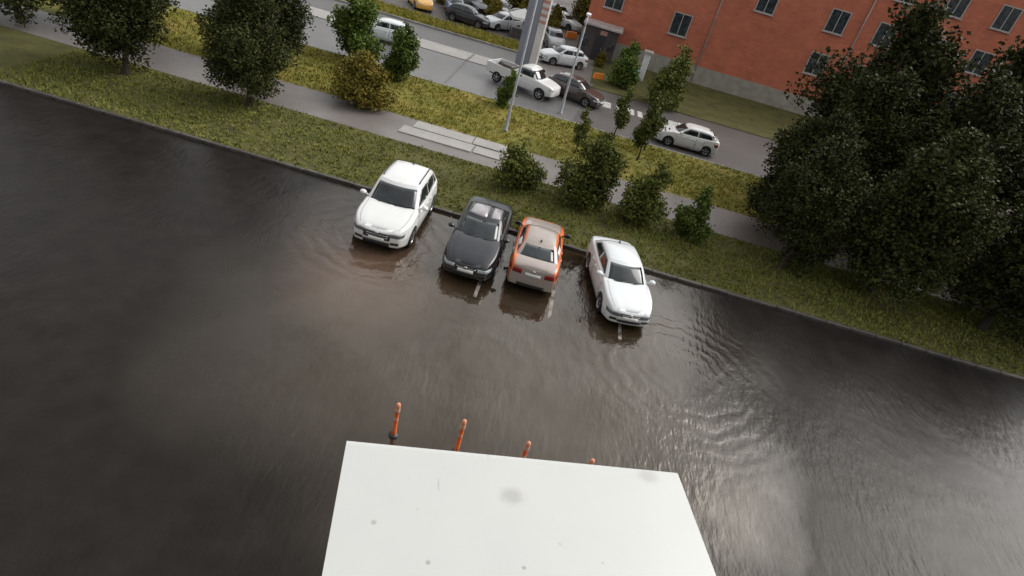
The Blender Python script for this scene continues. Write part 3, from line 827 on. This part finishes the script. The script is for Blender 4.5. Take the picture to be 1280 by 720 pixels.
tree('young_tree', (-9.6, 35.0, .08), crown_mesh('crown', blobs(61, 2.2, 3.3, .3, 11, .9, .35), 3000, .15, M['leaf_mid'], 6), trunk_mesh('trunk', 2.4, .06, 6, 6),
     'bright green cone of a tree standing alone by the near edge of the road', 'tree')
tree('tree', (-13.2, 37.0-.6, .08), crown_mesh('crown', blobs(71, 3.2, 4.6, .5, 13, .9, .4), 4200, .17, M['leaf_mid'], 7), trunk_mesh('trunk', 3.0, .09, 7, 7),
     'broad green tree left of the cone shaped tree, in front of the white car', 'tree')
tree('shrub', (-3.35, 35.9, .08), crown_mesh('crown', blobs(81, 1.3, 2.3, .1, 8, .9, .5), 1300, .13, M['leaf_mid'], 8), trunk_mesh('trunk', 1.3, .04, 4, 8),
     'slim green shrub beside the lamp post foot, hiding part of the pickup', 'shrub')
st = None
for i, (x, y, s, lb) in enumerate(((3.3, 36.0, 1., 'thin roadside sapling directly below the zebra crossing'), (5.2, 35.6, 1.1, 'thin roadside sapling left of the white hatchback'), (4.7, 33.4, 1.1, 'roadside sapling nearest the kerbside young trees, out on the meadow'), (1.2, 31.6, .8, 'brownish sapling on the dry meadow behind the young trees'))):
    if st is None:
        st = (crown_mesh('crown', blobs(91, 1.1, 3.2, .9, 8, 1., .5), 900, .14, M['leaf_dark'], 9), trunk_mesh('trunk', 2.6, .045, 5, 9))
    tree('sapling', (x, y, .08), st[0], st[1], lb, 'tree', 'saplings along the near side of the road', i*1.3, s)
tree('tree', (3.8, 50.2, .05), crown_mesh('crown', blobs(101, 2.6, 3.4, .3, 10, .85, .4), 2200, .2, M['leaf_mid'], 10), trunk_mesh('trunk', 2.0, .07, 5, 10),
     'green tree in front of the brick building near the white post', 'tree')
tree('tree', (7.2, 46.6+1.2, .05), crown_mesh('crown', blobs(111, 3.4, 4.4, .4, 11, .85, .4), 2600, .2, M['leaf_dark'], 11), trunk_mesh('trunk', 2.6, .08, 5, 11),
     'larger dark tree by the brick building wall beyond the zebra crossing', 'tree')
# tall dark trees closing both ends of the verge
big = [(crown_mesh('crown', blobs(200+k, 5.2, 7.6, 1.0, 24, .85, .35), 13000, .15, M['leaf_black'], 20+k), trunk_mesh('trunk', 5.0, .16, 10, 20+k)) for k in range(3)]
BT = 'tall dark trees at the ends of the verge'
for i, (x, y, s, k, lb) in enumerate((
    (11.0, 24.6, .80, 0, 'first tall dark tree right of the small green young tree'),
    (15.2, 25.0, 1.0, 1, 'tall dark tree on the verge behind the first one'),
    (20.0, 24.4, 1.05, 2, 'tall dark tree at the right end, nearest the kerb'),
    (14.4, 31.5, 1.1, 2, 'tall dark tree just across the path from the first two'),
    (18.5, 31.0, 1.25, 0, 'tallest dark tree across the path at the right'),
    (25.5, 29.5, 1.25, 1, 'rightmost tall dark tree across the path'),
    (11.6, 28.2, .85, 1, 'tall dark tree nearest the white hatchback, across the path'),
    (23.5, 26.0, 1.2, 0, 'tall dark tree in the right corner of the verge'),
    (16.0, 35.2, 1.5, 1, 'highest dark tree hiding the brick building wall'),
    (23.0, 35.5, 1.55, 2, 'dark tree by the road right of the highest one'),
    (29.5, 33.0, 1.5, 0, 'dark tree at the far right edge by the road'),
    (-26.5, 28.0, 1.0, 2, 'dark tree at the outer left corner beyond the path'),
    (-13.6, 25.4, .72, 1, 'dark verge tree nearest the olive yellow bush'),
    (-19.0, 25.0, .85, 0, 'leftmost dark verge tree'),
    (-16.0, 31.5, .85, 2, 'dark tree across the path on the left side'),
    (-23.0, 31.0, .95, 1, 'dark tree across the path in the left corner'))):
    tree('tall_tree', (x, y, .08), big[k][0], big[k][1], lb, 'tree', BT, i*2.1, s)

# ------------------------------------------------------------------ bollards
def bollard(loc):
    b = empty('bollard', loc)
    m = MB(); m.lathe([(0, .115), (.03, .115), (.06, .07), (.06, .0)], 16, 'Z'); m.build('base', M['plastic'], b)
    m = MB(); m.lathe([(.05, .054), (.20, .051), (.205, .049), (.76, .049)], 16, 'Z'); m.build('post', M['bollard'], b)
    m = MB(); m.lathe([(.76, .049), (.765, .056), (.80, .058), (.98, .054), (1.02, .043), (1.05, .0)], 16, 'Z'); m.build('cap', M['bollard_fade'], b)
    m = MB(); m.lathe([(.82, .0595), (.90, .0585)], 16, 'Z'); m.lathe([(.55, .0505), (.60, .0505)], 16, 'Z'); m.build('reflective_band', M['reflect'], b)
    m = MB(); m.lathe([(-.03, .012), (.03, .012), (.03, 0)], 8, 'Y', at=(-.058, -.02, .79)); m.build('chain_eye', M['bollard'], b)
    return b
b0 = bollard((-1.66, 9.6, 0))
BO = 'orange bollards along the building side of the lot'
LB = ['orange bollard standing wholly clear of the white ledge', 'orange bollard second from the left, its foot touching the ledge edge', 'orange bollard third from the left, lower half behind the ledge', 'orange bollard of which only the tip shows over the ledge']
bl = [b0]
for k in range(3): bl.append(copy_tree(b0))
for k, b in enumerate(bl):
    b.location = (-1.66+1.475*k, 9.62+.03*math.sin(k*2.), 0); b.rotation_euler = (R((1., -1.5, .8, 0)[k]), R((-1, 1.2, -.6, .5)[k]), k*.7)
    tag(b, LB[k], 'bollard', BO)

# ------------------------------------------------------------------ street furniture and far side
def lamp_post(loc, h, label, lean=0):
    p = empty('street_lamp', loc); tag(p, label, 'street lamp', 'lamp posts by the road')
    m = MB(); m.lathe([(0, .16), (.06, .16), (.08, .10), (.9, .095), (.92, .075), (h, .05), (h+.02, 0)], 14, 'Z'); m.build('pole', M['metal_grey'], p)
    m = MB(); m.tube([(0, 0, h-.1), (0, .5, h+.35), (0, 1.5, h+.5)], [.045, .04, .035], 8); m.build('arm', M['metal_grey'], p)
    m = MB(); m.bevbox(-.14, .14, 1.4, 2.0, h+.44, h+.56, .03); m.build('lamp_head', M['white_wall'], p)
    return p
lamp_post((-2.72, 32.0, .08), 7.5, 'thin grey lamp post on the dry meadow in front of the pickup')
lamp_post((-.15, 38.4, 0), 5.2, 'thin pale lamp post between the white pickup and the dark brown car')
# price stele
s = empty('roadside_stele', (-3.75, 45.9, .0), R(-14)); tag(s, 'tall blue grey roadside stele with a red and white side', 'sign pillar')
m = MB(); m.bevbox(-.85, .85, -.35, .35, 0, .35, .04); m.build('base', M['kerb_light'], s)
m = MB(); m.bevbox(-.62, .42, -.22, .22, .35, 9.5, .03); m.build('pillar', M['stele_blue'], s)
m = MB(); m.bevbox(.425, .95, -.20, .20, .35, 9.3, .02); pn = m.build('side_panel', M['stele_white'], s)
for k in range(5):
    m = MB(); z = 3.6+k*.44; m.box(.43, .953, -.205, -.2005, z, z+.20); m.build('red_stripe', M['stele_red'], pn)

# brick building with porch
b = empty('brick_building', (-.35, 60, 0)); tag(b, 'red brick building with grey plinth closing the far right corner', 'building')
m = MB(); m.box(.0, 60, 0, 24, 1.55, 17); m.build('wall', M['brick'], b)
m = MB(); m.box(-.06, 60.06, -.08, 24.08, -.06, 1.55); m.build('plinth', M['plinth'], b)
m = MB(); m.box(-.5, 60.5, -.5, 24.5, 17, 17.5); m.build('roof', M['roof_sheet'], b)
for (x, z) in ((2.0, 4.2), (8.2, 3.6), (20.8, 3.6), (25, 3.6), (33.4, 3.6), (14.6, 7.2), (20.8, 7.2), (25, 7.2), (29.2, 7.2), (33.4, 7.2), (37.6, 7.2),
               (2.0, 7.4), (14.6, 10.8), (20.8, 10.8), (25, 10.8), (29.2, 10.8), (33.4, 10.8), (37.6, 10.8), (25, 14.2), (29.2, 14.2), (33.4, 14.2), (37.6, 14.2)):
    w = MB()
    for (a0, a1, c0, c1) in ((-.75, .75, -.08, 0), (-.75, .75, 1.7, 1.78), (-.83, -.75, -.08, 1.78), (.75, .83, -.08, 1.78), (-.03, .03, 0, 1.7)):
        w.box(x+a0, x+a1, -.05, .10, z+c0, z+c1)
    fr = w.build('window', M['frame'], b)
    w = MB(); w.box(x-.75, x+.75, -.012, .06, z, z+1.7); w.build('pane', M['window'], fr)
    w = MB(); w.box(x-.95, x+.95, -.18, -.052, z-.14, z-.085); w.build('sill', M['roof_sheet'], fr)
for x in (10.9, 22.9, 40.1):
    m = MB(); m.tube([(x, -.09, .2), (x, -.09, 16.9)], [.06, .06], 8); m.build('downpipe', M['roof_sheet'], b)
p = empty('porch_kiosk', (1.35, 58.4, 0), R(-2)); tag(p, 'dark clad porch kiosk with a pale sheet roof against the brick building', 'kiosk')
m = MB(); m.box(-1.5, 1.5, -.9, 1.55, 0, 2.75); m.build('cladding', M['kiosk_dark'], p)
m = MB(); m.bevbox(-1.75, 1.75, -1.25, 1.55, 2.752, 2.93, .04); m.build('roof', M['roof_sheet'], p)
m = MB(); m.box(-.45, .45, -.935, -.902, .05, 2.1); dd = m.build('door', M['plastic'], p)
m = MB(); m.box(.30, .36, -.96, -.937, .95, 1.15); m.build('handle', M['alloy'], dd)
m = MB(); m.box(-.1, .5, -.93, -.902, 2.2, 2.55); m.build('sign_panel', M['stele_red'], p)
for x in (-1.2, 1.1):
    m = MB(); m.box(x-.25, x+.25, -.925, -.902, 1.0, 1.9); m.build('window', M['window'], p)
# white post, bins, barrier
p = empty('white_post', (5.45, 54.2, .05)); tag(p, 'stout white post standing before the brick building plinth', 'post')
m = MB(); m.bevbox(-.24, .24, -.24, .24, 0, 2.3, .03); m.build('shaft', M['white_wall'], p)
m = MB(); m.bevbox(-.38, .38, -.38, .38, 2.302, 2.48, .03); m.build('cap', M['roof_sheet'], p)
p = empty('waste_bin', (4.55, 52.9, .05)); tag(p, 'teal waste container on the grass beside the white post', 'bin')
m = MB(); m.bevbox(-.55, .55, -.4, .4, .12, .95, .05); m.build('tub', M['teal'], p)
m = MB(); m.bevbox(-.6, .6, -.45, .45, .952, 1.05, .03); m.build('lid', M['teal'], p)
for sx in (-.4, .4):
    m = MB(); m.lathe([(-.04, 0), (-.04, .08), (.04, .08), (.04, 0)], 10, 'X', at=(sx, -.3, .08)); m.lathe([(-.04, 0), (-.04, .08), (.04, .08), (.04, 0)], 10, 'X', at=(sx, .3, .08)); m.build('castor', M['rubber'], p)
def barrier(loc, rz, label, sc):
    p = empty('road_barrier', loc, rz); p.scale = (sc, sc, sc); tag(p, label, 'barrier', 'orange barriers by the forecourt')
    m = MB(); vs = [(-.9, -.3, 0), (.9, -.3, 0), (.9, .3, 0), (-.9, .3, 0), (-.85, -.12, .85), (.85, -.12, .85), (.85, .12, .85), (-.85, .12, .85)]
    m.add(vs, [(0, 3, 2, 1), (4, 5, 6, 7), (0, 1, 5, 4), (1, 2, 6, 5), (2, 3, 7, 6), (3, 0, 4, 7)]); m.build('block', M['orange_tarp'], p)
    m = MB(); m.bevbox(-.85, .85, -.14, .14, .70, .78, .01); m.build('white_band', M['white_wall'], p)
barrier((-1.35, 65.0, .02), R(40), 'orange barrier in the yard left of the dark porch kiosk', .7)
barrier((1.9, 50.6, .05), R(35), 'small orange barrier on the grass by the dark brown car', .5)

# ------------------------------------------------------------------ far cars
FAR = 'vehicles beyond the road'
def far(name, car, loc, rz, mt, label, style='sedan', detail=0, cat='car'):
    o = make_car(name, loc, rz, car, mt, style=style, detail=detail); tag(o, label, cat, FAR); return o
far('hatchback', comp, (7.9, 38.9, 0), R(-88), M['white'], 'white hatchback on the near lane at the right end of the road', 'suv', 1)
far('compact_car', comp, (-1.25, 52.0, .01), R(-62), M['silver'], 'silver compact car on the forecourt behind the white pickup', 'suv', 1)
far('dark_car', comp, (.45, 42.6, 0), R(68), M['brown'], 'dark brown car stopped at the zebra crossing', 'suv', 1)
far('white_car', comp, (-13.6, 43.6, 0), R(-80), M['white2'], 'white car on the road between the green trees at the left', 'suv', 1)
# pickup
pk = empty('pickup_truck', (-3.1, 41.4, 0), R(68)); tag(pk, 'white pickup truck with load on its bed, half behind the lamp post', 'truck', FAR)
cab = Car(L=2.9, W=1.8, H=1.75, clear=.35, nose=.95, cowl=1.12, belt=1.14, deck=1.14, tail=1.0, xw0=1.05, xw1=1.6, xr1=2.55, xr0=2.84, ax=(.75, 9.), rw=.36, hr=.78, hb=.92, rn=.02, bulr=0.01)
o = bpy.data.objects.new('cab', cab.body_mesh([M['white']], lambda *a: 0)); COL.objects.link(o); o.parent = pk; o.location = (0, -1.0, 0)
cab.patch(lambda q, k: cab.gfront(k, q), lin(.07, .86, 7), lin(-.88, .88, 9), .008, M['glass'], 'windshield', o)
for sg in (-1, 1):
    cab.patch(lambda q, t: cab.gside(1.45*(1-t)+2.45*t, q, sg), lin(.14, .8, 4), lin(0, 1, 5), .008, M['glass'], 'side_window', o)
    cab.patch(lambda y, z: (y, cab.face(y, z), z), lin(sg*.45, sg*.75, 4), lin(.72, .86, 3), .01, M['lamp'], 'headlight', o)
m = MB(); m.box(-.88, .88, .5, 2.5, .55, .68); m.box(-.88, -.82, .5, 2.5, .68, 1.15); m.box(.82, .88, .5, 2.5, .68, 1.15); m.box(-.82, .82, 2.44, 2.5, .68, 1.15); m.box(-.82, .82, .5, .56, .68, 1.2); m.build('bed', M['white'], pk)
m = MB(); m.bevbox(-.75, .0, .7, 1.5, .682, 1.3, .06); m.bevbox(.05, .75, 1.0, 2.2, .682, 1.15, .06); m.build('load', M['kiosk_dark'], pk)
m = MB(); m.box(-.45, .45, -2.1, 2.45, .36, .54); m.build('chassis', M['dark'], pk)
for sy in (-1.7, 1.6):
    for sg in (-1, 1):
        w = empty('wheel', (sg*.8, sy, .36), 0 if sg > 0 else PI, pk)
        wheel_cache_key = round(suv.rw, 3)
        for nm, me in zip(('tyre', 'rim'), wheel_cache[wheel_cache_key]):
            q = bpy.data.objects.new(nm, me); COL.objects.link(q); q.parent = w
yc = [(comp, -15.2, 58.6, 30, 'yellow', 'yellow car in the yard beyond the roadside grass'), (lift, -12.3, 60.2, 20, 'blue', 'blue grey car parked right of the yellow car'),
      (comp, -7.6, 59.2, -40, 'silver', 'pale silver car in the yard just past the roadside grass'), (sed, -9.0, 66.0, 10, 'grey', 'grey car parked deep in the yard behind the pale silver one'),
      (sed, -2.7, 70.0, 60, 'white2', 'white car deep in the yard near the brick building'), (sed, -17.6, 66.5, 25, 'white', 'white car in the yard behind the yellow one'),
      (comp, -4.6, 62.5, 75, 'black', 'black car in the yard behind the stele'), (lift, -13.8, 72.0, 15, 'brown', 'dark brown car far back in the yard'), (sed, -6.4, 78.0, 40, 'silver', 'silver car at the very back of the yard'),
      (comp, -10.4, 57.4, 85, 'black', 'black car standing along the roadside grass edge of the yard'), (lift, -6.9, 63.6, -20, 'brown', 'brown car between the pale silver car and the shrub'), (comp, -2.6, 58.2, 15, 'grey', 'grey car squeezed between the stele and the porch kiosk'),
      (sed, -11.6, 64.6, 40, 'black', 'black saloon behind the blue grey car'), (comp, -4.2, 73.5, -30, 'blue', 'blue car far back right of the silver one')]
for (cc, x, y, a, mt, lb) in yc:
    far('yard_car', cc, (x, y, .02), R(a), M[mt], lb, 'suv' if cc is comp else 'sedan', 0)
# shrubs in the yard
sh = (crown_mesh('crown', blobs(131, 2.4, 2.4, .1, 9, .85, .35), 1300, .2, M['leaf_olive'], 31), trunk_mesh('trunk', 1.4, .05, 4, 31))
for i, (x, y, s, lb) in enumerate(((-8.9, 61.8, .9, 'yellow green shrub in the yard left of the stele top'), (-6.2, 66.4, 1.1, 'shrub in the yard behind the pale silver car'), (-2.9, 59.6, .8, 'small shrub right beside the stele in the yard'), (-11.0, 69, 1.2, 'wide shrub at the middle back of the yard'), (-.9, 74, 1.3, 'shrub against the brick building corner'), (-7.9, 70.5, 1.3, 'tall yellow green shrub behind the brown car'), (-3.4, 66.3, 1., 'shrub in the yard behind the black car'), (-13.9, 63.5, .9, 'shrub between the yellow car and the blue grey car'), (1.9, 55.4, .5, 'little shrub in front of the porch kiosk'))):
    tree('yard_shrub', (x, y, .02), sh[0], sh[1], lb, 'shrub', 'shrubs in the yard', i*1.1, s)
# market awnings in the yard
for i, (x, y, a, mt, lb) in enumerate(((-5.7, 57.6, 20, 'white_wall', 'white canopied stall in the yard left of the stele'), (-1.2, 79, -10, 'tin', 'grey canopied stall far back beside the brick building'))):
    p = empty('market_stall', (x, y, .02), R(a)); tag(p, lb, 'stall', 'stalls in the yard')
    m = MB(); m.add([(-1.1, -.9, 1.8), (1.1, -.9, 1.8), (1.1, .9, 1.8), (-1.1, .9, 1.8), (0, 0, 2.5), (-1.1, -.9, 1.6), (1.1, -.9, 1.6), (1.1, .9, 1.6), (-1.1, .9, 1.6)], [(0, 1, 4), (1, 2, 4), (2, 3, 4), (3, 0, 4), (0, 5, 6, 1), (1, 6, 7, 2), (2, 7, 8, 3), (3, 8, 5, 0)]); m.build('awning', M[mt], p)
    m = MB(); m.bevbox(-.9, .9, -.5, .3, 0, .85, .03); m.build('counter', M['kiosk_dark'], p)
    for sx in (-1, 1):
        for sy in (-.8, .8):
            m = MB(); m.tube([(sx, sy, 0), (sx, sy, 1.85)], [.03, .03], 6); m.build('leg', M['tin'], p)
# distant housing behind everything
for i, (x, y, w_, h_, lb) in enumerate(((-60, 150, 45, 16, 'long grey housing block far behind the yard'), (75, 110, 40, 30, 'tall grey housing block far behind the brick building'))):
    b = empty('housing_block', (x, y, -.05)); tag(b, lb, 'building')
    m = MB(); m.box(-w_/2, w_/2, 0, 14, 0, h_); m.build('wall', M['facade'], b)
    m = MB(); m.box(-w_/2-.4, w_/2+.4, -.4, 14.4, h_, h_+.5); m.build('roof', M['roof_sheet'], b)
    for r_ in range(int(h_/3)):
        m = MB()
        for k in range(int(w_/4)): m.box(-w_/2+1.2+k*4, -w_/2+3.0+k*4, -.04, .05, 1+r_*3, 2.5+r_*3)
        m.build('window_row', M['window'], b)

# ------------------------------------------------------------------ the ledge below the camera and its wall
e = Vector((.9717, .2362, 0)); nrm = Vector((-.2362, .9717, 0)); F0 = Vector((.109, .8424, 9.9)); ang = math.atan2(e.y, e.x)
def loc2(x, y):
    d = Vector((x, y, 0))-Vector((F0.x, F0.y, 0)); return d.dot(e), d.dot(nrm)
sp = []
for (x, y, rx, ry, s_, soft) in ((.1058, .7423, .026, .020, .42, .75), (.3699, .8845, .024, .020, .36, .75), (-.1109, .6128, .0055, .0055, .5, .5), (-.0065, .5719, .0045, .0045, .6, .5), (.1469, .6095, .004, .004, .65, .4),
                             (-.0287, .7223, .0018, .016, .35, .5), (.0448, .8234, .002, .011, .4, .5), (.2029, .6727, .0035, .0035, .3, .5), (.28, .66, .003, .003, .35, .5), (-.05, .66, .0025, .0025, .3, .5)):
    a, b_ = loc2(x, y); sp.append((a, b_, rx, ry, s_, soft))
LM = ledge_mat(sp)
lg = empty('window_ledge', F0, ang); tag(lg, 'white sheet metal window ledge in the foreground with grey dirt spots', 'ledge')
hl = .334; bk = -.925
m = MB(); prof = [(bk, 0.0), (-.012, 0.0), (-.004, -.002), (0, -.007), (0, -.045), (-.006, -.05), (-.02, -.05), (bk, -.05)]
k = len(prof); vs = [(-hl, y, z) for y, z in prof]+[(hl, y, z) for y, z in prof]
m.add(vs, [(i, i+1, k+i+1, k+i) for i in range(k-1)]+[(k-1, 0, k, 2*k-1), tuple(range(k-1, -1, -1)), tuple(range(k, 2*k))]); m.build('top_sheet', LM, lg)
m = MB(); m.box(-hl+.004, hl-.004, -.016, -.0005-.006, -.060, -.0505); m.build('drip_edge', M['tin'], lg)
for sx in (-.22, .22):
    m = MB(); m.add([(sx-.015, bk, -.051), (sx+.015, bk, -.051), (sx-.015, -.15, -.051), (sx+.015, -.15, -.051), (sx-.015, bk, -.5), (sx+.015, bk, -.5)], [(0, 2, 3, 1), (0, 4, 2), (1, 3, 5), (2, 4, 5, 3), (0, 1, 5, 4)]); m.build('bracket', M['tin'], lg)
wp = F0+nrm*bk
w = MB(); w.box(-13, 13, -.4, 0, 0, 15); o = w.build('apartment_wall', M['facade'], loc=(wp.x, wp.y, 0), rotz=ang)
tag(o, 'plain rendered apartment wall carrying the white ledge', 'wall')

# ------------------------------------------------------------------ light
w = bpy.data.worlds.new('World'); scene.world = w; w.use_nodes = True
nt = w.node_tree; bg = nt.nodes['Background']
sky = nt.nodes.new('ShaderNodeTexSky'); sky.sky_type = 'NISHITA'; sky.sun_disc = False
SUN_EL, SUN_AZ = R(43), R(58)      # azimuth measured from +Y towards +X
sky.sun_elevation = SUN_EL; sky.sun_rotation = SUN_AZ
sky.air_density = 2.; sky.dust_density = 4.; sky.ozone_density = 1.
hs = nt.nodes.new('ShaderNodeHueSaturation'); hs.inputs['Saturation'].default_value = .06
nt.links.new(sky.outputs[0], hs.inputs['Color']); nt.links.new(hs.outputs[0], bg.inputs['Color'])
bg.inputs['Strength'].default_value = .15
sl = bpy.data.lights.new('sun', 'SUN'); sl.energy = .8; sl.angle = R(40); sl.color = (1., .96, .90)
so = bpy.data.objects.new('sun', sl); COL.objects.link(so)
d = Vector((math.sin(SUN_AZ)*math.cos(SUN_EL), math.cos(SUN_AZ)*math.cos(SUN_EL), math.sin(SUN_EL)))
so.rotation_euler = (-d).to_track_quat('-Z', 'Y').to_euler(); so.location = d*60

# ------------------------------------------------------------------ camera
cam = bpy.data.cameras.new('camera'); co = bpy.data.objects.new('camera', cam); COL.objects.link(co)
p, r = R(32.3), R(16.2)
fw = Vector((0, math.cos(p), -math.sin(p))); r0 = Vector((1, 0, 0)); u0 = Vector((0, math.sin(p), math.cos(p)))
cr = r0*math.cos(r)+u0*math.sin(r); cu = -r0*math.sin(r)+u0*math.cos(r)
co.matrix_world = Matrix(((cr.x, cu.x, -fw.x, 0), (cr.y, cu.y, -fw.y, 0), (cr.z, cu.z, -fw.z, 10.8), (0, 0, 0, 1)))
cam.sensor_width = 36; cam.lens = 760/1280*36; cam.clip_start = .02; cam.clip_end = 5000
scene.camera = co
scene.view_settings.view_transform = 'Standard'; scene.view_settings.look = 'None'
scene.view_settings.exposure = .68; scene.view_settings.gamma = 1
